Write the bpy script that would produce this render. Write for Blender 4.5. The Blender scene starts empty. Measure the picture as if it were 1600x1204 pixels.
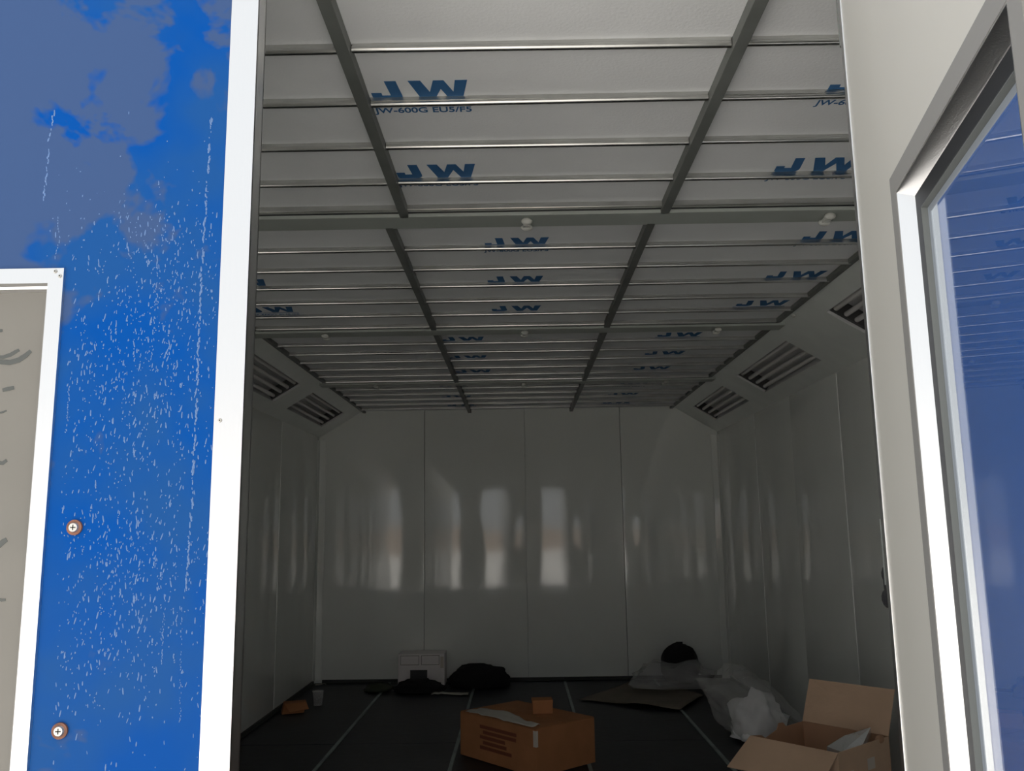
import bpy, bmesh, math, random
from mathutils import Vector, Matrix, noise
random.seed(7)
C = bpy.context.scene.collection
S = bpy.context.scene

# ------------------------------------------------------------------ camera
CAM_LOC = Vector((0.0106, -1.4996, 1.3916)); PITCH, YAW, ROLL, FPX = 0.1662, -0.0074, -0.0144, 1344.2
fw = Vector((math.sin(YAW)*math.cos(PITCH), math.cos(YAW)*math.cos(PITCH), math.sin(PITCH)))
r0 = Vector((math.cos(YAW), -math.sin(YAW), 0)); u0 = r0.cross(fw)
rt = r0*math.cos(ROLL) + u0*math.sin(ROLL); up = -r0*math.sin(ROLL) + u0*math.cos(ROLL)
cd = bpy.data.cameras.new('camera'); cam = bpy.data.objects.new('camera', cd); C.objects.link(cam)
cd.sensor_fit = 'HORIZONTAL'; cd.sensor_width = 36.0; cd.lens = 36.0*FPX/1600.0; cd.clip_start = 0.02
M3 = Matrix((rt, up, -fw)).transposed()
cam.matrix_world = Matrix.Translation(CAM_LOC) @ M3.to_4x4()
S.camera = cam

# ------------------------------------------------------------------ sky, sun, exposure
world = bpy.data.worlds.new('overcast_sky'); S.world = world; world.use_nodes = True
bg = world.node_tree.nodes['Background']
bg.inputs['Color'].default_value = (0.95, 0.98, 1.0, 1); bg.inputs['Strength'].default_value = 0.8
sd = bpy.data.lights.new('hazy_sun', 'SUN'); sd.energy = 8.0; sd.angle = math.radians(8); sd.color = (1.0, 0.97, 0.93)
sun = bpy.data.objects.new('hazy_sun', sd); C.objects.link(sun); sun.rotation_euler = (-math.radians(14), math.radians(3), 0)   # high, from behind the booth
S.view_settings.view_transform = 'Standard'; S.view_settings.look = 'None'
S.view_settings.exposure = 0.6; S.view_settings.gamma = 1.0; S.view_settings.use_curve_mapping = False
S.cycles.max_bounces = 14; S.cycles.diffuse_bounces = 8; S.cycles.glossy_bounces = 6
S.cycles.transparent_max_bounces = 12

# ------------------------------------------------------------------ materials
def mat(name, col, rough=0.5, metal=0.0, bump=0.0, bscale=20.0, var=0.0, vscale=5.0, spec=0.5, coat=0.0, stretch=(1, 1, 1), detail=3.0):
    m = bpy.data.materials.new(name); m.use_nodes = True
    nt = m.node_tree; b = nt.nodes['Principled BSDF']
    b.inputs['Base Color'].default_value = (*col, 1); b.inputs['Roughness'].default_value = rough
    b.inputs['Metallic'].default_value = metal; b.inputs['Specular IOR Level'].default_value = spec
    b.inputs['Coat Weight'].default_value = coat; b.inputs['Coat Roughness'].default_value = 0.06
    tc = nt.nodes.new('ShaderNodeTexCoord'); mp = nt.nodes.new('ShaderNodeMapping')
    mp.inputs['Scale'].default_value = stretch
    nt.links.new(tc.outputs['Object'], mp.inputs['Vector'])
    if var > 0:
        n = nt.nodes.new('ShaderNodeTexNoise'); n.inputs['Scale'].default_value = vscale; n.inputs['Detail'].default_value = 4
        nt.links.new(mp.outputs[0], n.inputs['Vector'])
        r = nt.nodes.new('ShaderNodeValToRGB')
        r.color_ramp.elements[0].position = 0.3; r.color_ramp.elements[1].position = 0.7
        r.color_ramp.elements[0].color = (*[c*(1-var) for c in col], 1)
        r.color_ramp.elements[1].color = (*[min(1, c*(1+var)) for c in col], 1)
        nt.links.new(n.outputs['Fac'], r.inputs['Fac']); nt.links.new(r.outputs['Color'], b.inputs['Base Color'])
    if bump > 0:
        n2 = nt.nodes.new('ShaderNodeTexNoise'); n2.inputs['Scale'].default_value = bscale; n2.inputs['Detail'].default_value = detail
        nt.links.new(mp.outputs[0], n2.inputs['Vector'])
        bp = nt.nodes.new('ShaderNodeBump'); bp.inputs['Strength'].default_value = 1.0; bp.inputs['Distance'].default_value = bump
        nt.links.new(n2.outputs['Fac'], bp.inputs['Height']); nt.links.new(bp.outputs[0], b.inputs['Normal'])
    return m

M = {}
M['wall'] = mat('white_sheet_panel', (0.84, 0.86, 0.83), 0.08, spec=0.8, bump=0.0055, bscale=1.9, var=0.03, vscale=1.5, stretch=(1, 1, 0.6), detail=2.0)
M['door_in'] = mat('door_inner_sheet', (0.62, 0.605, 0.56), 0.3, var=0.03, vscale=2)
M['ceil_paint'] = mat('white_painted_steel', (0.80, 0.83, 0.80), 0.35, var=0.04)
M['filter'] = mat('filter_cloth', (0.80, 0.81, 0.82), 0.95, bump=0.0010, bscale=120, var=0.04, vscale=3, spec=0.1)
M['print'] = mat('blue_print', (0.03, 0.13, 0.30), 0.8)
M['steel'] = mat('galvanised_steel', (0.62, 0.62, 0.60), 0.28, metal=1.0, var=0.1, vscale=8)
M['dark_steel'] = mat('dull_galvanised_steel', (0.19, 0.20, 0.19), 0.55, metal=0.3, var=0.15, vscale=6)
M['alu'] = mat('brushed_aluminium', (0.74, 0.74, 0.745), 0.28, metal=1.0, bump=0.0002, bscale=60, stretch=(8, 8, 0.3))
M['beam'] = mat('grey_green_beam_paint', (0.40, 0.43, 0.40), 0.4, var=0.05)
M['lip'] = mat('grey_frame_lip', (0.26, 0.255, 0.245), 0.55)
M['bead'] = mat('grey_glazing_bead', (0.13, 0.14, 0.137), 0.6)
M['seal'] = mat('pale_glass_seal', (0.27, 0.30, 0.34), 0.45)
M['foot'] = mat('dark_foot_sealant', (0.05, 0.055, 0.05), 0.8)
M['alu_dull'] = mat('matt_aluminium', (0.55, 0.56, 0.55), 0.4, metal=0.8)
M['rubber'] = mat('black_rubber', (0.025, 0.027, 0.03), 0.5)
M['floor'] = mat('dark_floor_sheet', (0.012, 0.014, 0.019), 0.5, bump=0.002, bscale=14, var=0.35, vscale=2.5, spec=0.35)
M['floor_base'] = mat('floor_base', (0.01, 0.011, 0.012), 0.7)
M['strip'] = mat('floor_joint_strip', (0.22, 0.27, 0.26), 0.5, var=0.3, vscale=6)
M['card'] = mat('brown_cardboard', (0.62, 0.43, 0.30), 0.85, var=0.1, vscale=4, bump=0.001, bscale=40, spec=0.2)
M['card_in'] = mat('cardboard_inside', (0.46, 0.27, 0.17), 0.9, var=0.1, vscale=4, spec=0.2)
M['card_red'] = mat('orange_cardboard', (0.40, 0.175, 0.08), 0.85, var=0.12, vscale=5, spec=0.2)
M['red_print'] = mat('dark_red_print', (0.20, 0.06, 0.03), 0.8)
M['label'] = mat('white_label', (0.62, 0.56, 0.50), 0.7)
M['paper'] = mat('crumpled_paper', (0.55, 0.52, 0.46), 0.85)
M['greybrown'] = mat('greyish_card_sheet', (0.17, 0.145, 0.115), 0.85, var=0.15, vscale=5)
M['black'] = mat('black_fabric', (0.006, 0.006, 0.008), 0.9, bump=0.004, bscale=30)
M['white_box'] = mat('white_carton', (0.84, 0.79, 0.79), 0.6)
M['white_foam'] = mat('white_wrapping', (0.93, 0.92, 0.94), 0.5, bump=0.006, bscale=14)
M['foil'] = mat('silver_foil', (0.9, 0.9, 0.92), 0.25, metal=0.7, bump=0.004, bscale=18)
M['tube'] = mat('fluorescent_tube_white', (0.72, 0.70, 0.68), 0.25)
M['housing'] = mat('light_trough_enamel', (0.62, 0.62, 0.62), 0.5)
M['socket'] = mat('lamp_socket', (0.05, 0.05, 0.05), 0.5)
M['knob'] = mat('translucent_white_plastic', (0.62, 0.62, 0.58), 0.35)
M['rust'] = mat('rusty_washer', (0.20, 0.09, 0.06), 0.6, metal=0.3, var=0.3, vscale=60)
M['screw'] = mat('screw_zinc', (0.62, 0.60, 0.55), 0.35, metal=1.0, bump=0.0006, bscale=300)
M['concrete'] = mat('yard_concrete', (0.55, 0.53, 0.50), 0.85, var=0.15, vscale=0.8)
M['plaster'] = mat('yard_wall_plaster', (0.46, 0.36, 0.29), 0.9, var=0.12, vscale=0.7)
M['green'] = mat('pale_green_plastic', (0.30, 0.36, 0.26), 0.5)
M['cloth_green'] = mat('olive_cloth', (0.05, 0.06, 0.04), 0.9)

def glass_mat(name, tint, rough=0.0):
    m = bpy.data.materials.new(name); m.use_nodes = True; nt = m.node_tree
    b = nt.nodes['Principled BSDF']; b.inputs['Base Color'].default_value = (*tint, 1)
    b.inputs['Transmission Weight'].default_value = 1.0; b.inputs['Roughness'].default_value = rough; b.inputs['IOR'].default_value = 1.5
    return m
M['glass'] = glass_mat('clear_window_glass', (0.80, 0.84, 0.88))

def sheer(name, col, alpha, rough):
    m = mat(name, col, rough, bump=0.012, bscale=9, detail=4); nt = m.node_tree
    b = nt.nodes['Principled BSDF']; b.inputs['Alpha'].default_value = alpha
    return m
M['bag'] = sheer('sheer_plastic_film', (0.75, 0.75, 0.73), 0.28, 0.3)
M['clear'] = sheer('clear_plastic', (0.55, 0.55, 0.55), 0.35, 0.2)

def blue_mat():
    m = mat('blue_painted_sheet', (0.006, 0.115, 0.52), 0.22, bump=0.0012, bscale=6, spec=0.06)
    nt = m.node_tree; b = nt.nodes['Principled BSDF']
    tc = nt.nodes.new('ShaderNodeTexCoord')
    # hard-edged patches of greyer blue, more of them towards the top and left
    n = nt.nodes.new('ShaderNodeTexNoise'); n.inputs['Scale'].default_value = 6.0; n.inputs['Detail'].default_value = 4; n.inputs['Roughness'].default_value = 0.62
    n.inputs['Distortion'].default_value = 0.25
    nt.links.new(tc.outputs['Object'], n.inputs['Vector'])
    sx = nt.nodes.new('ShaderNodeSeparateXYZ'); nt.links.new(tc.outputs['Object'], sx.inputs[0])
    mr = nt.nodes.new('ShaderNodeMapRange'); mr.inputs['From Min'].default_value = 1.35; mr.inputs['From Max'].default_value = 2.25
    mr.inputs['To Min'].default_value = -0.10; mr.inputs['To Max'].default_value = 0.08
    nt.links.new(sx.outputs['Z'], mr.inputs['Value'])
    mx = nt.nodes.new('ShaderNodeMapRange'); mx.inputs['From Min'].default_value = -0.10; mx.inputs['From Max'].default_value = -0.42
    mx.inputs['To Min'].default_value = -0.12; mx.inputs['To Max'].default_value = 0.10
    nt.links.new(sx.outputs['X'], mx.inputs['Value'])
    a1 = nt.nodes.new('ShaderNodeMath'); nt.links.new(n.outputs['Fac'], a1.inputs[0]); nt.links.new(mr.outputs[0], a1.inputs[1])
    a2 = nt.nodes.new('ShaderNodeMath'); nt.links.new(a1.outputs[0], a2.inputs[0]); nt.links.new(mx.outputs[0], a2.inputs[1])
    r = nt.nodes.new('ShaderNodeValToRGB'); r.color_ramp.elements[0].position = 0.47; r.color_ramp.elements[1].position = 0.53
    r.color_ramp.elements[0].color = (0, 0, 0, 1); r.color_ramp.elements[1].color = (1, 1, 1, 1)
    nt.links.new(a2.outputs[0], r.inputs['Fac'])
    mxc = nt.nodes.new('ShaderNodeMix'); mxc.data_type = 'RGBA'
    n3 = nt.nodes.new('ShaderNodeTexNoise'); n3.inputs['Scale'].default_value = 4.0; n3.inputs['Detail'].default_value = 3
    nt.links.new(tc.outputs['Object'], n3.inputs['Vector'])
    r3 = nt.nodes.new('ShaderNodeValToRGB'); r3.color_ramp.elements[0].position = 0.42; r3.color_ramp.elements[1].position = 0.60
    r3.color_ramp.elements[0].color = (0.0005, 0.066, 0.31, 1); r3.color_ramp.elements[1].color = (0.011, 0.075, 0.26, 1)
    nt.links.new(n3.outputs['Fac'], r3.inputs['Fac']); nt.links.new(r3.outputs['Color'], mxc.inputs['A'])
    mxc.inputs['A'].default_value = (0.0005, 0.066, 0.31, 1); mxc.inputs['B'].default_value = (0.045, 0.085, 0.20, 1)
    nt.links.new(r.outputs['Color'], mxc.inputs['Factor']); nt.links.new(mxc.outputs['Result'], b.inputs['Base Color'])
    return m
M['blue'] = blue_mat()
M['blue_plain'] = mat('blue_painted_sheet_clean', (0.002, 0.060, 0.25), 0.25, bump=0.0008, bscale=5)
M['drop'] = mat('film_bubble', (0.10, 0.19, 0.40), 0.12)

def pane_film():
    m = mat('pane_under_milky_film', (0.28, 0.265, 0.24), 0.12, bump=0.0012, bscale=7, var=0.06, vscale=3)
    nt = m.node_tree; b = nt.nodes['Principled BSDF']; out = nt.nodes['Material Output']
    tr = nt.nodes.new('ShaderNodeBsdfTranslucent'); tr.inputs['Color'].default_value = (0.75, 0.75, 0.72, 1)
    mx = nt.nodes.new('ShaderNodeMixShader'); mx.inputs['Fac'].default_value = 0.4
    nt.links.new(b.outputs[0], mx.inputs[1]); nt.links.new(tr.outputs[0], mx.inputs[2]); nt.links.new(mx.outputs[0], out.inputs['Surface'])
    return m
M['film'] = pane_film()
M['smudge'] = mat('dark_smudge', (0.075, 0.08, 0.075), 0.35)

# ------------------------------------------------------------------ mesh helpers
class MB:
    def __init__(s): s.bm = bmesh.new()
    def box(s, x0, x1, y0, y1, z0, z1, bev=0.0):
        tmp = bmesh.new()
        bmesh.ops.create_cube(tmp, size=1)
        for v in tmp.verts:
            v.co = Vector(((x0+x1)/2+v.co.x*(x1-x0), (y0+y1)/2+v.co.y*(y1-y0), (z0+z1)/2+v.co.z*(z1-z0)))
        if bev > 0: bmesh.ops.bevel(tmp, geom=tmp.edges[:], offset=bev, segments=2, profile=0.7, affect='EDGES')
        s.merge(tmp); return s
    def merge(s, tmp, mtx=None):
        me = bpy.data.meshes.new('tmp'); tmp.to_mesh(me); tmp.free()
        if mtx: me.transform(mtx)
        s.bm.from_mesh(me); bpy.data.meshes.remove(me)
    def ring(s, x0, x1, z0, z1, hx0, hx1, hz0, hz1, y0, y1):
        s.box(x0, hx0, y0, y1, z0, z1); s.box(hx1, x1, y0, y1, z0, z1)
        s.box(hx0, hx1, y0, y1, z0, hz0); s.box(hx0, hx1, y0, y1, hz1, z1); return s
    def cyl(s, a, b, r, n=12, r2=None):
        a, b = Vector(a), Vector(b); d = b-a; tmp = bmesh.new()
        bmesh.ops.create_cone(tmp, cap_ends=True, segments=n, radius1=r, radius2=r if r2 is None else r2, depth=d.length)
        s.merge(tmp, Matrix.Translation((a+b)/2) @ d.to_track_quat('Z', 'Y').to_matrix().to_4x4()); return s
    def ball(s, c, r, sc=(1, 1, 1), n=10):
        tmp = bmesh.new(); bmesh.ops.create_uvsphere(tmp, u_segments=n, v_segments=max(4, n//2+1), radius=r)
        s.merge(tmp, Matrix.Translation(c) @ Matrix.Diagonal((*sc, 1))); return s
    def poly(s, pts, thick):
        """extruded polygon: pts list of 3D points in a plane, thick = offset vector"""
        vs = [s.bm.verts.new(p) for p in pts]; ws = [s.bm.verts.new(Vector(p)+Vector(thick)) for p in pts]
        s.bm.faces.new(vs); s.bm.faces.new(ws[::-1])
        for i in range(len(vs)): s.bm.faces.new((vs[i], ws[i], ws[(i+1) % len(vs)], vs[(i+1) % len(vs)]))
        return s
    def sweep_rect(s, x0, x1, z0, z1, prof):
        """prof: closed list of (inset q, y) swept round a rectangle with mitred corners"""
        loops = []
        for q, y in prof:
            loops.append([s.bm.verts.new(p) for p in ((x0+q, y, z0+q), (x1-q, y, z0+q), (x1-q, y, z1-q), (x0+q, y, z1-q))])
        for i in range(len(loops)):
            A, B = loops[i], loops[(i+1) % len(loops)]
            for k in range(4): s.bm.faces.new((A[k], A[(k+1) % 4], B[(k+1) % 4], B[k]))
        return s
    def build(s, name, m, parent=None, smooth=False):
        bmesh.ops.recalc_face_normals(s.bm, faces=s.bm.faces[:])
        me = bpy.data.meshes.new(name); s.bm.to_mesh(me); s.bm.free()
        if smooth:
            for p in me.polygons: p.use_smooth = True
        me.materials.append(M[m]); return link(name, me, parent)
def link(name, me, parent=None):
    o = bpy.data.objects.new(name, me); C.objects.link(o)
    if parent: o.parent = parent
    return o
def empty(name, loc=(0, 0, 0), rotz=0.0):
    o = bpy.data.objects.new(name, None); C.objects.link(o); o.location = loc; o.rotation_euler = (0, 0, rotz); o.empty_display_size = 0.1
    return o
def tag(o, label, cat, group=None):
    o['label'] = label; o['category'] = cat
    if group: o['group'] = group
    return o
def struct(o, label=None):
    o['kind'] = 'structure'
    if label: o['label'] = label
    return o
def smooth_angle(o, ang=40):
    for p in o.data.polygons: p.use_smooth = True
    try: o.data.set_sharp_from_angle(angle=math.radians(ang))
    except Exception: pass

# ------------------------------------------------------------------ dimensions
W, L, H, HC, CX = 1.95, 6.9, 2.5675, 2.3096, 1.5255     # half width, length, ceiling, wall top, half of flat ceiling
YF = -0.15                                              # outside face of the front

# ------------------------------------------------------------------ outside yard
struct(MB().box(-45, 45, -60, -0.35, -0.2, -0.1).build('ground', 'concrete'))
yw = struct(MB().box(-12, 12, -26.2, -26.0, -0.1, 2.0, 0.01).build('wall_yard', 'plaster'))
MB().box(-12.02, 12.02, -26.25, -25.95, 2.0, 2.08, 0.01).build('coping', 'concrete', yw)

# ------------------------------------------------------------------ floor
fl = struct(MB().box(-W-0.041, W+0.041, -0.35, L+0.041, -0.2, -0.03).build('floor', 'floor_base'))
joints = [-W, -1.235, -0.43, 0.40, 1.23, W]
for a, b in zip(joints[:-1], joints[1:]):
    ys = [-0.09, 2.2, 4.55, L]
    for y0, y1 in zip(ys[:-1], ys[1:]):
        MB().box(a+0.012, b-0.012, y0+0.003, y1-0.003, -0.03, random.uniform(-0.003, 0.0), 0.002).build('floor_sheet', 'floor', fl)
for x in joints[1:-1]:
    MB().box(x-0.011, x+0.011, -0.09, L, -0.03, 0.004, 0.001).build('joint_strip', 'strip', fl)

# ------------------------------------------------------------------ walls
def wall_panels(root, edges, axis, at, side, z0, z1):
    for i, (a, b) in enumerate(zip(edges[:-1], edges[1:])):
        m = MB(); d = 0.0025 if i % 2 else 0.0; g = 0.0025
        if axis == 'x': m.box(a+g, b-g, at-0.0+d, at+0.04+d, z0, z1, 0.004)
        elif side > 0: m.box(at+d, at+0.04+d, a+g, b-g, z0, z1, 0.004)
        else: m.box(at-0.04-d, at-d, a+g, b-g, z0, z1, 0.004)
        o = m.build('wall_panel', 'wall', root); smooth_angle(o, 50)
wb = struct(MB().box(-W-0.1, W+0.1, L+0.043, L+0.1, -0.2, 2.75).build('wall_back', 'ceil_paint'))
wall_panels(wb, [-W, -0.915, 0.065, 1.0, W], 'x', L, 1, 0, 2.6)
wl = struct(MB().box(-W-0.1, -W-0.043, -0.14, L+0.1, -0.2, 2.75).build('wall_left', 'ceil_paint'))
wall_panels(wl, [-0.1, 0.87, 1.82, 2.75, 3.69, 4.62, 5.57, L], 'y', -W, -1, 0, HC+0.03)
wr = struct(MB().box(W+0.043, W+0.1, -0.14, L+0.1, -0.2, 2.75).build('wall_right', 'ceil_paint'))
wall_panels(wr, [-0.1, 0.87, 1.82, 2.75, 3.69, 4.62, 5.57, L], 'y', W, 1, 0, HC+0.03)
for sx, root in ((-1, wl), (1, wr)):      # folded corner trims and foot angles
    m = MB(); m.poly([(sx*W, L, 0.03), (sx*(W-0.07), L, 0.03), (sx*(W-0.062), L-0.004, 0.03), (sx*(W-0.012), L-0.012, 0.03), (sx*(W-0.004), L-0.062, 0.03), (sx*W, L-0.07, 0.03)], (0, 0, HC-0.06))
    m.build('corner_trim', 'wall', root)
    x0, x1 = sorted((sx*W, sx*(W-0.02))); MB().box(x0, x1, -0.09, L-0.08, 0.001, 0.03, 0.002).build('foot_angle', 'foot', root)
MB().box(-W+0.08, W-0.08, L-0.02, L-0.0, 0.001, 0.03, 0.002).build('foot_angle', 'foot', wb)
wf = struct(MB().box(-W-0.1, W+0.1, YF, -0.1, 2.545, 2.75).build('wall_front', 'blue_plain'))
MB().box(-W-0.1, -W-0.0, YF, -0.1, -0.1, 2.545).build('front_panel', 'blue_plain', wf)  # gap from here to the blue leaf is added to let in light
MB().box(1.62, W+0.1, YF, -0.1, -0.1, 2.545).build('front_panel', 'blue_plain', wf)
MB().box(-W, 1.62, YF-0.02, -0.1, -0.1, 0.005).build('threshold', 'alu_dull', wf)

# ------------------------------------------------------------------ ceiling
ce = struct(MB().box(-W-0.1, W+0.1, YF, L+0.1, 2.75, 2.80).build('ceiling', 'ceil_paint'))
beams = [1.58, 3.41, 5.21]
mods = [(-0.10, 1.51), (1.65, 3.34), (3.48, 5.14), (5.28, L)]
divs = [(-0.40, 0.56)] + [(-0.472, 0.526)]*3
for y0, y1 in ((YF, L+0.1),):
    pass
# printed mark: one shared mesh for the letters and one for the small line
def print_mesh():
    m = MB(); t = (0, 0, -0.0006)
    def P(pts): m.poly([(x, -y, 0) for x, y in pts], t)
    P([(0.052, 0.15), (0.083, 0.15), (0.091, 0.085), (0.091, 0.072), (0.083, 0.062), (0.072, 0.058), (0.020, 0.058), (0.010, 0.066), (0.008, 0.098), (0.036, 0.098), (0.037, 0.085), (0.060, 0.085)])
    P([(0.115, 0.15), (0.148, 0.15), (0.168, 0.098), (0.182, 0.15), (0.210, 0.15), (0.232, 0.098), (0.240, 0.15), (0.273, 0.15), (0.254, 0.058), (0.222, 0.058), (0.199, 0.112), (0.176, 0.058), (0.144, 0.058)])
    P([(0.0, 0.046), (0.28, 0.046), (0.28, 0.041), (0.0, 0.041)])
    bmesh.ops.recalc_face_normals(m.bm, faces=m.bm.faces[:])
    me = bpy.data.meshes.new('print_letters'); m.bm.to_mesh(me); m.bm.free(); me.materials.append(M['print']); return me
def text_mesh(txt, size, xs, name, material):
    cu = bpy.data.curves.new(name, 'FONT'); cu.body = txt; cu.size = size; cu.extrude = 0.0003; cu.offset = 0.0006
    o = bpy.data.objects.new(name, cu); C.objects.link(o)
    bpy.context.view_layer.update()
    me = bpy.data.meshes.new_from_object(o.evaluated_get(bpy.context.evaluated_depsgraph_get()))
    bpy.data.objects.remove(o); bpy.data.curves.remove(cu)
    w = max(v.co.x for v in me.vertices); 
    for v in me.vertices: v.co.x *= xs/w
    me.materials.clear(); me.materials.append(M[material]); return me
PRINT = print_mesh()
SMALL = text_mesh('JW-600G EU5/F5', 0.036, 0.272, 'print_line', 'print')
SMALL.transform(Matrix.Translation((0.004, 0, -0.0004)) @ Matrix.Rotation(math.pi, 4, 'X'))
prints = {(0, 1): [(-0.385, 0.61), (-0.392, 1.14)], (0, 2): [(0.86, 0.61), (0.87, 1.14)],
          (1, 1): [(-0.128, 1.865), (-0.137, 2.405), (-0.135, 2.945)], (1, 2): [(1.19, 1.85), (1.195, 2.40), (1.18, 2.92)], (1, 0): [(-1.45, 2.385), (-1.45, 2.89)],
          (2, 1): [(-0.47, 3.675), (-0.475, 4.245), (-0.465, 4.775)], (2, 2): [(0.87, 3.645), (0.872, 4.205), (0.866, 4.76)],
          (3, 1): [(-0.69, 5.48), (-0.68, 6.0), (-0.67, 6.5)], (3, 2): [(0.80, 5.48), (0.80, 6.0), (0.80, 6.5)]}
bars = [[0.16, 0.435, 0.70, 0.975, 1.25], [1.95+0.277*k for k in range(5)], [3.78+0.277*k for k in range(5)], [5.50+0.295*k for k in range(5)]]
for k, (y0, y1) in enumerate(mods):
    xs = [-CX, divs[k][0], divs[k][1], CX]
    for c in range(3):
        a, b = xs[c], xs[c+1]
        f = MB().box(a+0.004, b-0.004, y0+0.004, y1-0.004, H, H+0.012).build('filter_panel', 'filter', ce)
        for (px, py) in prints.get((k, c), []):
            if px+0.28 > b: px = b-0.285
            for me, nm in ((PRINT, 'printed_letters'), (SMALL, 'printed_line')):
                o = link(nm, me, f)
                o.scale = (1, 1.16, 1); o.location = (px, py+0.15*1.16, H-0.0006)
        for y in bars[k]:
            m = MB(); dy = random.uniform(-0.006, 0.006)
            m.cyl((a+0.018, y+dy, 2.551), (b-0.018, y-dy*0.3, 2.551), 0.0085, 12)
            m.box(a+0.018, b-0.018, y-0.006, y+0.004, 2.556, 2.5665)
            o = m.build('support_bar', 'steel', ce); smooth_angle(o, 40)
    for x in divs[k]:
        MB().box(x-0.016, x+0.016, y0+(0.02 if k == 0 else -0.02), y1+(0.02 if k == 0 else 0.0), 2.532, 2.5665, 0.002).build('divider_bar', 'dark_steel', ce)
    for sx in (-1, 1):
        x = sx*(CX-0.016); MB().box(x-0.014, x+0.014, y0, y1, 2.545, 2.5665, 0.002).build('edge_bar', 'dark_steel', ce)
for i, y in enumerate(beams):
    o = MB().box(-CX-0.03, CX+0.03, y-0.062, y+0.062, 2.532, 2.62, 0.003).build('cross_beam', 'beam', ce)
    for s in (-1, 1):
        MB().box(-CX+0.01, CX-0.01, y+s*0.068-0.006, y+s*0.068+0.006, 2.545, 2.575).build('dark_edge_strip', 'rubber', o)  # thin dark strip along each side of the beam
        MB().box(-CX+0.01, CX-0.01, y+s*0.085-0.011, y+s*0.085+0.011, 2.546, 2.5668, 0.003).build('beam_flange', 'steel', o)
    for x in (-1.11, 0.052, 1.175):
        kb = MB().cyl((x, y, 2.510), (x, y, 2.534), 0.012, 14).build('clamp_knob', 'knob', o)
        m = MB().ball((x, y-0.03, 2.520), 0.017, (1.25, 0.8, 0.8), 12); m.ball((x, y+0.032, 2.518), 0.017, (1.35, 0.9, 0.8), 12)
        m.box(x-0.014, x+0.014, y-0.03, y+0.03, 2.513, 2.526, 0.003)
        kk = m.build('clamp_wing', 'knob', o, True)
# front and back closing strips above the filters
MB().box(-W-0.04, W+0.04, YF+0.05, -0.09, 2.53, 2.75).build('end_strip', 'ceil_paint', ce)

# sloped edges with openings for the tube lights
dx, dz = (W-CX), (HC-H); SL = math.hypot(dx, dz)
T0, T1 = 0.130, 0.375
holesR = [(1.72, 2.92), (3.62, 4.835), (5.28, 6.48)]
holesL = [(3.70, 4.915), (5.30, 6.54)]
def slope_matrix(sx):
    d = Vector((sx*dx, 0, dz))/SL; y = Vector((0, sx*1.0, 0)); n = d.cross(y)
    m = Matrix((d, y, n)).transposed().to_4x4(); m.translation = (sx*CX, 0, H); return m
for sx, holes in ((1, holesR), (-1, holesL)):
    mt = slope_matrix(sx)
    def bx(m, t0, t1, y0, y1, n0=0.0, n1=0.006):
        a, b = sorted((sx*y0, sx*y1)); m.box(t0, t1, a, b, n0, n1)
    pieces = []
    m = MB(); bx(m, -0.002, T0, -0.1, L)
    o = m.build('slope_sheet', 'ceil_paint', ce); o.matrix_local = mt
    m = MB(); bx(m, T1, SL+0.004, -0.1, L)
    o = m.build('slope_sheet', 'ceil_paint', ce); o.matrix_local = mt
    ys = [-0.1] + [v for hh in holes for v in hh] + [L]
    for a, b in zip(ys[0::2], ys[1::2]):
        m = MB(); bx(m, T0, T1, a, b); o = m.build('slope_infill', 'ceil_paint', ce); o.matrix_local = mt
    m = MB(); bx(m, -0.004, 0.020, -0.1, L, -0.012, 0.0); o = m.build('slope_edge_angle', 'ceil_paint', ce); o.matrix_local = mt
    for bi, y in enumerate(beams[:2] if sx > 0 else beams[:2]):
        m = MB(); a = sx*(y-0.23); m.ball((0.03, a, -0.006), 0.014, (1, 1, 0.7), 12); o = m.build('edge_knob', 'knob', ce, True); o.matrix_local = mt
    names = {1: ['unlit four-tube light trough in the slope above the right wall, beside the open door leaf',
                 'unlit four-tube light trough in the slope above the right wall, middle of three',
                 'unlit four-tube light trough in the right slope, ending at the back wall'],
             -1: ['unlit four-tube light trough in the slope above the left wall, further from back wall',
                  'unlit four-tube light trough in the left slope, ending at the back wall']}[sx]
    for (y0, y1), lab in zip(holes, names):
        r = empty('tube_light_trough'); r.matrix_world = mt @ Matrix.Translation(((T0+T1)/2, sx*(y0+y1)/2, 0)); hl = (y1-y0)/2; hw = (T1-T0)/2
        tag(r, lab, 'light fixture', 'tube light troughs in the sloped ceiling edges')
        m = MB(); m.box(-hw, hw, -hl, hl, 0.085, 0.090)
        for s in (-1, 1):
            m.box(min(s*hw, s*(hw-0.004)), max(s*hw, s*(hw-0.004)), -hl, hl, 0.002, 0.085)
            m.box(-hw, hw, min(s*hl, s*(hl-0.004)), max(s*hl, s*(hl-0.004)), 0.002, 0.085)
        m.build('housing', 'housing', r)
        for s in (-1, 1):
            MB().box(-hw+0.006, hw-0.006, s*(hl-0.022)-0.014, s*(hl-0.022)+0.014, 0.012, 0.084, 0.002).build('socket_strip', 'socket', r)
        for q in range(4):
            x = -hw+0.031+q*(2*hw-0.062)/3
            o = MB().cyl((x, -hl+0.03, 0.030), (x, hl-0.03, 0.030), 0.0145, 14).build('fluorescent_tube', 'tube', r); smooth_angle(o)

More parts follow.
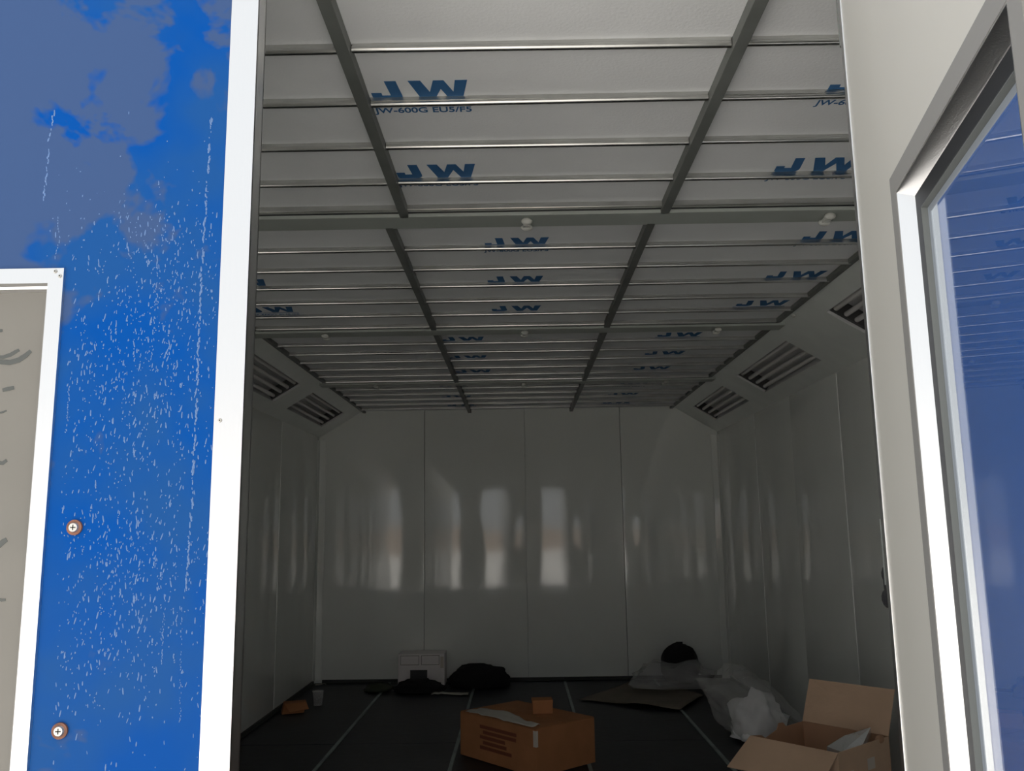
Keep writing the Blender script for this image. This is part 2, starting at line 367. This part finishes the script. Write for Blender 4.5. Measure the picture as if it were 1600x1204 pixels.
# ------------------------------------------------------------------ doors
LEAF, ZB, ZT, TH = 1.0, 0.02, 2.535, 0.042
def leaf(name, loc, rotz, xsign, out_y, wx0, wx1, wz0, wz1, film, lab, detailed):
    """local x runs along the leaf, out_y = +1 when local +y is the blue outside"""
    r = struct(empty(name, loc, rotz), lab)
    X0, X1 = sorted((0.0, xsign*LEAF)); a, b = sorted((xsign*wx0, xsign*wx1))
    g = 0.014
    def yy(v0, v1):      # depth measured from the outside face
        return sorted((v0, v1)) if out_y < 0 else sorted((TH-v0, TH-v1))
    o0, o1 = yy(0.0, TH*0.5); i0, i1 = yy(TH*0.5, TH)
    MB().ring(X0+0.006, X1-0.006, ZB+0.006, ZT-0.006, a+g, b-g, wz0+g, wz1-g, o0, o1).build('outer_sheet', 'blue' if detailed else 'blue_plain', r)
    MB().ring(X0+0.006, X1-0.006, ZB+0.006, ZT-0.006, a+g, b-g, wz0+g, wz1-g, i0, i1).build('inner_sheet', 'door_in', r)
    for (e0, e1) in ((X0, X0+0.046), (X1-0.046, X1)):
        ya, yb = yy(-0.003, 0.004); m = MB().box(e0, e1, ya, yb, ZB, ZT, 0.001)
        ya, yb = yy(0.0, TH); ex = (e0, e0+0.003) if e0 == X0 else (e1-0.003, e1); m.box(*ex, ya, yb, ZB, ZT)
        ya, yb = yy(TH-0.004, TH+0.002); ex = (e0, e0+0.022) if e0 == X0 else (e1-0.022, e1); m.box(*ex, ya, yb, ZB, ZT, 0.001)
        m.build('edge_trim', 'alu', r)
    # outside window frame (flat aluminium with a stepped reveal)
    def prof(pts): return [(q, (-p if out_y < 0 else TH+p)) for q, p in pts]
    m = MB().sweep_rect(a, b, wz0, wz1, prof([(0, 0), (0.001, 0.005), (0.026, 0.005), (0.029, -0.004), (0.033, -0.006), (0.036, -0.0144), (0.020, -0.0144), (0.018, 0.0)]))
    wfm = m.build('window_frame', 'alu', r)
    # inside window frame (deeper stepped profile)
    def profi(pts): return [(q, (TH+p if out_y < 0 else -p)) for q, p in pts]
    MB().sweep_rect(a, b, wz0, wz1, profi([(0.028, 0.0), (0.028, 0.004), (0.031, 0.004), (0.040, -0.014), (0.041, -0.0165), (0.026, -0.0165)])).build('inner_window_frame', 'alu', r)
    MB().sweep_rect(a, b, wz0, wz1, profi([(0, 0), (0.0, 0.0045), (0.0285, 0.0045), (0.0285, 0.0)])).build('frame_lip', 'lip', r)
    MB().sweep_rect(a, b, wz0, wz1, profi([(0.0405, -0.0165), (0.0405, -0.0150), (0.064, -0.0150), (0.064, -0.0180), (0.034, -0.0180)])).build('window_seal', 'rubber', r)
    MB().sweep_rect(a, b, wz0, wz1, profi([(0.0642, -0.018), (0.0642, -0.0145), (0.0655, -0.0145), (0.067, -0.0230), (0.058, -0.0230), (0.058, -0.018)])).build('glazing_bead', 'bead', r)
    MB().sweep_rect(a, b, wz0, wz1, profi([(0.0672, -0.0232), (0.0672, -0.0215), (0.0735, -0.0228), (0.0740, -0.0238), (0.0672, -0.0238)])).build('glass_seal', 'seal', r)
    p0, p1 = yy(0.0145, 0.018)
    pane = MB().box(a+0.022, b-0.022, p0, p1, wz0+0.022, wz1-0.022).build('window_pane', 'film' if film else 'glass', r)
    return r, wfm, pane

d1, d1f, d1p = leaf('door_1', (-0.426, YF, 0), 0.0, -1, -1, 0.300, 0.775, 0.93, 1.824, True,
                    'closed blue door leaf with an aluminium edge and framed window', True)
A2 = math.radians(11.8)
d2, d2f, d2p = leaf('door_2', (0.569, YF, 0), -(math.pi/2+A2), 1, 1, 0.262, 0.742, 0.93, 1.846, False,
                    'open door leaf showing its off-white inner face and stepped window frame', False)
d3, d3f, d3p = leaf('door_3', (0.585, YF, 0), 0.0, 1, -1, 0.262, 0.742, 0.93, 1.846, False,
                    'closed blue door leaf behind the open leaf', False)
# added unseen leaf at far left, beside the gap opened for more light
d4 = struct(empty('added_door_4', (-W, YF, 0), -(math.pi/2-0.12)), 'added unseen narrow blue door leaf standing open beside the light gap')
MB().box(0.0, 0.47, -TH, -TH/2, ZB, ZT).build('outer_sheet', 'blue_plain', d4); MB().box(0.0, 0.47, -TH/2, 0.0, ZB, ZT).build('inner_sheet', 'door_in', d4)
MB().box(0.47, 0.50, -TH-0.003, 0.002, ZB, ZT, 0.001).build('edge_trim', 'alu', d4)
# hinges between the open leaf and the closed one
for z in (0.35, 1.30, 2.2):
    MB().cyl((-0.008, 0.012, z), (-0.008, 0.012, z+0.10), 0.007, 12).build('hinge', 'dark_steel', d3)
# black latch on the inner face of door_3, peeping past its edge
m = MB(); m.cyl((0.014, 0.058, 1.266), (0.012, 0.058, 1.324), 0.009, 12)
m.ball((0.008, 0.060, 1.276), 0.012, (0.8, 1, 1.3), 12); m.ball((0.009, 0.060, 1.313), 0.010, (0.8, 1, 1.3), 12); m.box(0.0, 0.05, 0.044, 0.056, 1.265, 1.325, 0.003)
m.build('latch_handle', 'black', d3, True)

# screws on the blue leaf
def screw(parent, x, z, y, r, washer):
    if washer:
        w = MB().cyl((x, y, z), (x, y-0.004, z), r*1.45, 24).build('washer', 'rust', parent)
        m = MB().cyl((x, y-0.004, z), (x, y-0.0075, z), r, 24, r*0.8); sc_ = m.build('screw_head', 'screw', w)
        m = MB(); m.box(x-r*0.5, x+r*0.5, y-0.0079, y-0.0074, z-0.0008, z+0.0008); m.box(x-0.0008, x+0.0008, y-0.0079, y-0.0074, z-r*0.5, z+r*0.5)
        m.build('screw_slot', 'rubber', w)
    else:
        w = MB().cyl((x, y, z), (x, y-0.0018, z), r, 16, r*0.7).build('screw', 'screw', parent)
        m = MB().cyl((x, y-0.0017, z), (x, y-0.0021, z), r*0.35, 10); m.build('screw_slot', 'rubber', w)
screw(d1, -0.682+0.426, 1.405, 0.0, 0.0082, True); screw(d1, -0.683+0.426, 1.105, 0.0, 0.0082, True)
screw(d1, -0.462+0.426, 1.569, -0.003, 0.0035, False)
screw(d1, -0.7405+0.426, 1.8175, -0.005, 0.0035, False); screw(d1, -0.7325+0.426, 1.8095, -0.005, 0.0035, False)
# strokes of dark smudge on the film-covered pane
def stroke(pts, w, parent):
    m = MB(); n = len(pts); y = 0.0143; vs = []
    for i, (x, z) in enumerate(pts):
        p0, p1 = pts[max(0, i-1)], pts[min(n-1, i+1)]; d = Vector((p1[0]-p0[0], p1[1]-p0[1])).normalized(); nrm = Vector((-d.y, d.x))
        f = w*(0.35+0.65*math.sin(math.pi*(i+0.5)/n)**0.5)
        vs.append(((x+nrm.x*f, y, z+nrm.y*f), (x-nrm.x*f, y, z-nrm.y*f)))
    m.poly([v[0] for v in vs]+[v[1] for v in reversed(vs)], (0, -0.0004, 0)); return m.build('smudge', 'smudge', parent)
K = 1.35/1344.0
def win(px, py): return (-0.755+0.426+(px-72)*K*1.02, 1.777-(py-463)*K*0.985)
stroke([win(*p) for p in ((-14, 567), (0, 569), (14, 570), (28, 566), (38, 559), (46, 551))], 0.0044, d1p)
stroke([win(*p) for p in ((-12, 560), (2, 561), (14, 557), (22, 552), (27, 549))], 0.0032, d1p)
stroke([win(*p) for p in ((6, 616), (14, 614), (24, 612))], 0.0034, d1p)
stroke([win(*p) for p in ((-10, 886), (4, 878), (16, 870), (26, 860), (32, 856))], 0.0046, d1p)
stroke([win(*p) for p in ((-6, 911), (6, 909), (14, 906))], 0.0055, d1p)
for (px, py, w) in ((10, 736, 0.004), (-2, 790, 0.005), (8, 942, 0.004), (26, 952, 0.003), (4, 960, 0.003), (12, 1082, 0.004), (3, 1098, 0.004), (14, 1110, 0.003), (2, 1200, 0.005), (10, 1190, 0.003), (-12, 680, 0.006), (3, 655, 0.002), (-20, 1010, 0.006)):
    stroke([win(px+j*6-6, py+random.uniform(-3, 3)-j) for j in range(4)], w*0.8, d1p)

for _ in range(34):
    x, z = random.uniform(-0.73, -0.42), random.uniform(0.98, 1.74)
    a_ = random.uniform(-0.5, 0.9); stroke([(x+0.007*j*math.cos(a_), z+0.007*j*math.sin(a_)+0.002*random.uniform(-1, 1)) for j in range(5)], random.uniform(0.002, 0.0045), d1p)
# raised specks and runs in the protective film of the blue leaf
HOM = (-0.449934, 1.111113, 0.041934, 2.308152, -0.004559, -0.903572, 0.008029, 0.135687)
def px_front(u, v):      # speck chart (u, v) -> local x, z on the outside face of the leaf
    u, v = u/1000, v/1000; a, b, c, d, e, f, g, h = HOM; w = 1+g*u+h*v
    return (a+b*u+c*v)/w, (d+e*u+f*v)/w
def density(px, py):
    base = 0.12
    base += 0.9*math.exp(-((px-250)/70)**2-((py-440)/130)**2) + 0.75*math.exp(-((px-200)/110)**2-((py-620)/130)**2)
    base += 0.85*math.exp(-((px-200)/110)**2-((py-880)/90)**2) + 0.35*math.exp(-((px-170)/120)**2-((py-1010)/90)**2)
    if py < 200: base *= 0.03
    elif py < 330: base *= (py-200)/130*0.5+0.1
    if py > 1080: base *= 0.6
    return base
m = MB(); cnt = 0
vs_all, fs_all = [], []
def drop(x, z, rx, rz, h, tilt):
    k = len(vs_all); n = 8
    for ring_r, ring_h in ((1.0, 0.0), (0.62, 0.7)):
        for i in range(n):
            t = 2*math.pi*i/n; ax, az = rx*ring_r*math.cos(t), rz*ring_r*math.sin(t)
            vs_all.append((x+ax+az*tilt, -h*ring_h, z+az))
    vs_all.append((x, -h, z))
    for i in range(n):
        j = (i+1) % n
        fs_all.append((k+i, k+j, k+n+j, k+n+i)); fs_all.append((k+n+i, k+n+j, k+2*n))
while cnt < 1900:
    px, py = random.uniform(70, 340), random.uniform(150, 1204)
    if px < 108-0.052*(py-420)+6 and py > 410: continue
    if px > 338-0.03*py+14: continue
    if random.random() > density(px, py): continue
    x, z = px_front(px, py); rx = random.uniform(0.0006, 0.0013); lz = rx*random.choice((1, 1.3, 2, 3, 4.5))
    drop(x, z, rx, lz, rx*0.8, random.uniform(-0.25, 0.35)); cnt += 1
for _ in range(700):      # the rest of the leaf: beyond and below its window
    x, z = random.choice(((random.uniform(-0.95, -0.785), random.uniform(0.3, 1.9)), (random.uniform(-0.95, -0.06), random.uniform(0.25, 0.9))))
    rx = random.uniform(0.0006, 0.0013); drop(x, z, rx, rx*random.choice((1, 1.3, 2, 3, 4.5)), rx*0.8, random.uniform(-0.25, 0.35))
def run(pts, wmin, wmax, step=4):
    for (ax, ay), (bx_, by) in zip(pts[:-1], pts[1:]):
        n = max(2, int(abs(by-ay)/step))
        for i in range(n):
            if random.random() < 0.3: continue
            t = i/n; x, z = px_front(ax+(bx_-ax)*t+random.uniform(-1.6, 1.6), ay+(by-ay)*t)
            rx = random.uniform(wmin, wmax); drop(x, z, rx, rx*random.uniform(1.5, 3.2), rx*0.8, random.uniform(-0.3, 0.3))
run([(330, 185), (325, 260), (322, 320), (316, 400), (311, 520), (306, 640), (302, 720), (299, 800), (291, 920)], 0.0008, 0.0020, 3)
run([(85, 170), (78, 210), (72, 270), (68, 320)], 0.0009, 0.0018, 4)
run([(246, 410), (241, 500), (236, 560)], 0.0007, 0.0013); run([(90, 340), (92, 370), (88, 400)], 0.0007, 0.0011)
run([(258, 930), (252, 1040)], 0.0006, 0.001); run([(284, 950), (281, 1130)], 0.0005, 0.0009); run([(108, 600), (104, 680)], 0.0006, 0.001)
me = bpy.data.meshes.new('film_specks'); me.from_pydata(vs_all, [], fs_all); me.update()
for p in me.polygons: p.use_smooth = True
me.materials.append(M['drop']); sp = link('film_specks', me, d1); sp['kind'] = 'stuff'; sp['label'] = 'pale raised specks and runs in the film'
m.bm.free()

# ------------------------------------------------------------------ cartons
def oriented(A, B):      # local frame at A with x toward B
    d = (Vector(B)-Vector(A)); return math.atan2(d.y, d.x)
# closed carton in the middle of the floor
A, B, Cc = (-0.39, 4.22), (0.08, 3.68), (0.44, 4.0)
rz = oriented(A, B); w_, d_, h_ = 0.715, 0.48, 0.262
cb = tag(empty('cardboard_carton', (A[0], A[1], 0.004), rz), 'closed brown cardboard carton with red print lying on the dark floor', 'box')
m = MB(); m.box(0, w_, 0, d_, 0, h_-0.004, 0.006); m.build('carton_body', 'card_red', cb)
MB().box(0.002, w_-0.002, 0.002, d_*0.49, h_-0.003, h_, 0.001).build('flap', 'card_red', cb)
MB().box(0.002, w_-0.002, d_*0.505, d_-0.002, h_-0.003, h_, 0.001).build('flap', 'card_red', cb)
m = MB()
for i in range(5): m.box(0.20+0.03*(i % 2), 0.22+random.uniform(0.18, 0.34), -0.0008, 0.0, 0.07+0.03*i, 0.09+0.03*i)
m.build('red_print', 'red_print', cb)
m = MB(); m.box(w_-0.022, w_+0.0012, -0.0012, 0.016, h_-0.10, h_-0.012); m.build('corner_tape', 'label', cb)
def sheet(name, material, pts_fn, nx, ny, parent=None, thick=0.002):
    bm = bmesh.new(); g = [[bm.verts.new(pts_fn(i/(nx-1), j/(ny-1))) for j in range(ny)] for i in range(nx)]
    for i in range(nx-1):
        for j in range(ny-1): bm.faces.new((g[i][j], g[i+1][j], g[i+1][j+1], g[i][j+1]))
    bmesh.ops.recalc_face_normals(bm, faces=bm.faces[:])
    me = bpy.data.meshes.new(name); bm.to_mesh(me); bm.free()
    for p in me.polygons: p.use_smooth = True
    me.materials.append(M[material]); o = link(name, me, parent)
    md = o.modifiers.new('thickness', 'SOLIDIFY'); md.thickness = thick; md.offset = 1.0
    return o
def world_on_carton(x, y, z): 
    c, s = math.cos(rz), math.sin(rz); return Vector((A[0]+c*x-s*y, A[1]+s*x+c*y, 0.004+z))
def crump(u, v):
    x, y = 0.05+0.62*u, 0.005+0.12*v+0.05*math.sin(5*u)*v
    return world_on_carton(x, y, h_+0.003+0.016*abs(noise.noise(Vector((u*5, v*3, 1.3)))))
tag(sheet('paper_sheet', 'paper', crump, 16, 8), 'crumpled pale paper sheet on top of the closed carton', 'paper')
p = world_on_carton(0.40, 0.34, h_)
sb = tag(empty('small_carton', (p.x, p.y, p.z), 0.05), 'little brown carton resting on the closed carton', 'box')
MB().box(-0.062, 0.062, -0.05, 0.05, 0.0, 0.078, 0.004).build('carton_body', 'card_red', sb)
MB().box(-0.064, 0.064, -0.051, 0.051, 0.062, 0.081, 0.003).build('lid', 'card_red', sb)

# open carton near the right wall
N, F_, R_ = (1.095, 2.855), (1.39, 2.51), (1.73, 2.82)
ang = oriented(N, F_); bw, bd, bh, th = 0.454, 0.458, 0.40, 0.005
ob = tag(empty('open_carton', (N[0], N[1], 0.004), ang), 'open brown cardboard carton with raised flaps and white labels', 'box')
m = MB(); m.box(0, bw, 0, th, 0, bh); m.build('front_side', 'card', ob)
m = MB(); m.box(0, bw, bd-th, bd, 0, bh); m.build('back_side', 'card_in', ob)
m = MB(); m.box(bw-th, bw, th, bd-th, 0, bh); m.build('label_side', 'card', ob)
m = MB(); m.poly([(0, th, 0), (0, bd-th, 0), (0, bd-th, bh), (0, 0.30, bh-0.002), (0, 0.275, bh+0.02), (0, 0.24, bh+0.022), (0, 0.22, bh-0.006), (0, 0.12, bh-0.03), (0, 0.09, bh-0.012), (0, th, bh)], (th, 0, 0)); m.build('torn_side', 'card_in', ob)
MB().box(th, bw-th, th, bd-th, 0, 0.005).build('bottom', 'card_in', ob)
def flap(p0, p1, q1, q0, name='flap', mt_='card', parent=None):
    p0, p1, q0, q1 = map(Vector, (p0, p1, q0, q1)); nn = (p1-p0).cross(q0-p0).normalized()*0.004
    mm = MB(); mm.poly([p0, p1, q1, q0], nn); return mm.build(name, mt_, parent)
flap((0, 0, bh), (bw, 0, bh), (bw+0.0, -0.155, bh-0.105), (-0.02, -0.165, bh-0.115), parent=ob)      # folded outwards
flap((0, bd, bh), (bw, bd, bh), (bw+0.005, bd+0.085, bh+0.20), (-0.005, bd+0.10, bh+0.195), parent=ob) # standing up
flap((bw, 0.02, bh), (bw, bd-0.02, bh), (bw-0.05, bd-0.04, bh-0.19), (bw-0.05, 0.04, bh-0.19), parent=ob)  # folded inwards
m = MB(); m.box(bw, bw+0.0008, 0.05, 0.12, 0.225, 0.31); m.build('white_label', 'label', ob)
m = MB(); m.box(bw, bw+0.0008, 0.245, 0.31, 0.285, 0.335); m.build('white_label', 'label', ob)
m = MB(); m.ball((bw-0.01, bd-0.07, bh-0.005), 0.03, (0.5, 1.2, 0.7), 12); m.build('torn_tab', 'card_in', ob, True)
def in_carton(x, y, z):
    c, s = math.cos(ang), math.sin(ang); return (N[0]+c*x-s*y, N[1]+s*x+c*y, 0.004+z)
m = MB(); m.poly([(-0.12, -0.04, 0), (0.02, -0.05, 0), (0.15, 0.0, 0.03), (0.02, 0.05, 0.01), (-0.12, 0.04, 0.0)], (0, 0, 0.034)); 
o = m.build('foil_packet', 'foil'); o.location = in_carton(0.385, 0.235, bh-0.035); o.rotation_euler = (0.1, -0.12, ang+math.pi/2-0.15)
tag(o, 'pointed silver foil packet sticking out of the open carton', 'packet')
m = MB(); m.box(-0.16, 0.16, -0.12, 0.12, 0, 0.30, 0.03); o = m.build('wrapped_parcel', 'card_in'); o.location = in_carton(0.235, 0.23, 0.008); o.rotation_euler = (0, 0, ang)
tag(o, 'brown wrapped parcel filling the inside of the open carton', 'parcel')
m = MB(); m.ball((0, 0, 0), 0.022, (1.6, 0.8, 0.7), 12); m.ball((0.03, 0.0, 0.006), 0.014, (1, 1, 1.3), 10)
o = m.build('glass_bottle_neck', 'foil', None, True); o.location = in_carton(0.375, 0.09, bh-0.06); o.rotation_euler = (0, 0, 0.4)
o.name = 'silver_fitting'; tag(o, 'small shiny metal fitting at the rim of the open carton', 'fitting')
MB().cyl((0, 0, -0.045), (0, 0, 0), 0.012, 12).build('stem', 'foil', o)

# ------------------------------------------------------------------ soft heaps
def heap(name, material, loc, size, seed, amp=0.25, freq=2.2, sub=4, flat=0.0, parent=None, shape=None):
    bm = bmesh.new(); bmesh.ops.create_icosphere(bm, subdivisions=sub, radius=1.0)
    for v in bm.verts:
        n = v.co.normalized()
        f = 1 + amp*noise.noise(n*freq+Vector((seed, seed*1.7, 0))) + amp*0.45*noise.noise(n*freq*2.7+Vector((seed*2, 0, seed))) + amp*0.2*noise.noise(n*freq*6+Vector((0, seed, 3)))
        q = n*f
        if q.z < -flat: q.z = -flat+(q.z+flat)*0.06
        q.z += flat
        q = Vector((q.x*size[0], q.y*size[1], q.z*size[2]))
        if shape: q = shape(q)
        v.co = q
    zmin = min(v.co.z for v in bm.verts)
    for v in bm.verts: v.co.z -= zmin
    me = bpy.data.meshes.new(name); bm.to_mesh(me); bm.free()
    for p in me.polygons: p.use_smooth = True
    me.materials.append(M[material]); o = link(name, me, parent); o.location = loc
    return o
# plastic sack with white wrapping inside, behind the open carton
def sack_shape(q):
    t = q.z/0.42
    sc_ = 0.62+0.55*t if q.x < 0 else 1.0-0.45*t
    return Vector((q.x*sc_-0.05*t, q.y*(1.0-0.2*t), q.z*(1.0-0.2*max(0, q.x)/0.3)))
sk = tag(empty('plastic_sack', (1.58, 4.62, 0.004)), 'translucent plastic sack holding white wrapping by the right wall', 'sack')
heap('sack_film', 'bag', (0, 0, 0), (0.31, 0.34, 0.30), 3.1, 0.30, 1.7, 5, 0.45, sk, sack_shape)
heap('white_wrapping', 'white_foam', (-0.03, -0.11, 0.012), (0.17, 0.17, 0.21), 5.2, 0.35, 1.9, 4, 0.3, sk)
m = MB(); m.cyl((0, 0, 0), (0, 0, 0.10), 0.030, 16); m.cyl((0, 0, 0.10), (0, 0, 0.13), 0.030, 16, 0.014); bt = m.build('bottle', 'green')
bt.location = (1.885, 4.05, 0.004); MB().cyl((0, 0, 0.13), (0, 0, 0.15), 0.016, 14).build('cap', 'green', bt); smooth_angle(bt)
tag(bt, 'small pale green bottle on the floor against the right wall', 'bottle')
# flat card sheet with clear plastic on it, black bag behind
P4 = [(0.47, 5.89), (1.20, 5.42), (1.52, 6.0), (1.0, 6.72)]
def flat_sheet(u, v):
    a = Vector(P4[0]).lerp(Vector(P4[1]), u); b = Vector(P4[3]).lerp(Vector(P4[2]), u); p = a.lerp(b, v)
    e = 0.02*math.sin(7*u+3*v); return (p.x+e, p.y+e*0.6, 0.010+0.035*(0.5+noise.noise(Vector((u*2.3, v*2.1, 4.0))))*(0.3+0.7*u))
tag(sheet('card_sheet', 'greybrown', flat_sheet, 18, 14, None, 0.004), 'loose greyish brown card sheet lying flat on the dark floor', 'sheet')
o = heap('plastic_wrap', 'clear', (1.29, 6.22, 0.05), (0.36, 0.20, 0.17), 8.3, 0.35, 2.0, 4, 0.1); tag(o, 'crumpled clear plastic wrap on the card sheet in front of the black bag', 'plastic wrap')
o = tag(empty('round_bag', (1.455, 6.71, 0.004)), 'rounded black bag standing in the corner behind the plastic wrap', 'bag')
heap('bag_body', 'black', (0, 0, 0), (0.175, 0.15, 0.20), 1.4, 0.12, 1.5, 4, 0.72, o)
MB().box(-0.03, 0.03, -0.006, 0.006, 0.33, 0.352, 0.004).build('handle', 'black', o)
# group at the back wall: white carton, black bag, dark cloth
wc = tag(empty('white_carton', (-0.912, 6.70, 0.004)), 'white printed carton against the back wall', 'box')
MB().box(-0.212, 0.212, -0.07, 0.17, 0, 0.285, 0.004).build('carton_body', 'white_box', wc)
MB().box(-0.10, 0.055, -0.0715, -0.07, 0.06, 0.145).build('dark_window', 'rubber', wc)
m = MB()
for (x0, x1) in ((-0.19, -0.02), (0.0, 0.165)):
    m.box(x0, x1, -0.0708, -0.07, 0.268, 0.272); m.box(x0, x1, -0.0708, -0.07, 0.188, 0.192); m.box(x0, x0+0.004, -0.0708, -0.07, 0.19, 0.27); m.box(x1-0.004, x1, -0.0708, -0.07, 0.19, 0.27)
m.build('printed_lines', 'greybrown', wc)
MB().box(0.175, 0.205, -0.0712, -0.07, 0.16, 0.26).build('label', 'label', wc)
o = heap('duffel_bag', 'black', (-0.385, 6.60, 0.004), (0.27, 0.16, 0.125), 2.2, 0.2, 2.0, 4, 0.55); tag(o, 'slumped black duffel bag beside the white carton', 'bag')
MB().box(-0.12, 0.10, -0.012, 0.012, 0.165, 0.182, 0.005).build('strap', 'black', o)
o = heap('dark_jacket', 'black', (-0.90, 6.38, 0.004), (0.21, 0.11, 0.075), 4.9, 0.3, 2.4, 4, 0.35); tag(o, 'crumpled black jacket on the floor in front of the white carton', 'jacket')
o = heap('olive_rag', 'cloth_green', (-1.27, 6.45, 0.004), (0.12, 0.10, 0.05), 6.6, 0.3, 2.4, 3, 0.3); tag(o, 'olive rag on the floor beside the white carton', 'rag')
def torn(u, v): return (-0.78+0.32*u, 6.20+0.10*v+0.02*math.sin(6*u), 0.007+0.012*abs(noise.noise(Vector((u*5, v*3, 9)))))
tag(sheet('torn_paper', 'paper', torn, 12, 6, None, 0.001), 'torn strip of paper lying before the duffel bag', 'paper')
# small litter by the left wall
o = tag(empty('crushed_carton', (-1.80, 5.58, 0.004), 0.5), 'small crushed orange brown carton by the left wall', 'box')
m = MB(); m.poly([(-0.10, -0.05, 0), (0.07, -0.06, 0), (0.09, 0.04, 0), (-0.08, 0.06, 0)], (0.02, 0.01, 0.075)); m.build('carton_body', 'card_red', o)
flap((-0.08, -0.04, 0.075), (0.09, -0.05, 0.075), (0.10, -0.09, 0.03), (-0.05, -0.10, 0.02), parent=o, mt_='card_red')
o = tag(empty('clear_cup', (-1.665, 5.84, 0.004)), 'clear plastic cup on the floor near the left wall', 'cup')
m = MB(); m.cyl((0, 0, 0), (0, 0, 0.11), 0.034, 20, 0.045); m.build('cup_body', 'clear', o)
bm = bmesh.new(); mm = MB(); 
for i in range(20):
    t0, t1 = 2*math.pi*i/20, 2*math.pi*(i+1)/20; mm.cyl((0.045*math.cos(t0), 0.045*math.sin(t0), 0.11), (0.045*math.cos(t1), 0.045*math.sin(t1), 0.11), 0.002, 6)
mm.build('rim', 'clear', o); bm.free()
for (x, y, r_, lab) in ((-1.86, 6.78, 0.25, 'white paper scrap in the corner by the left wall'), (-1.35, 6.62, -0.3, 'white paper scrap on the floor near the olive rag')):
    def scrap(u, v, x=x, y=y, r_=r_): return (x+0.10*(u-0.5)*math.cos(r_)-0.05*(v-0.5)*math.sin(r_), y+0.10*(u-0.5)*math.sin(r_)+0.05*(v-0.5)*math.cos(r_), 0.007+0.02*abs(noise.noise(Vector((u*3, v*3, x)))))
    tag(sheet('paper_scrap', 'paper', scrap, 6, 5, None, 0.001), lab, 'paper')
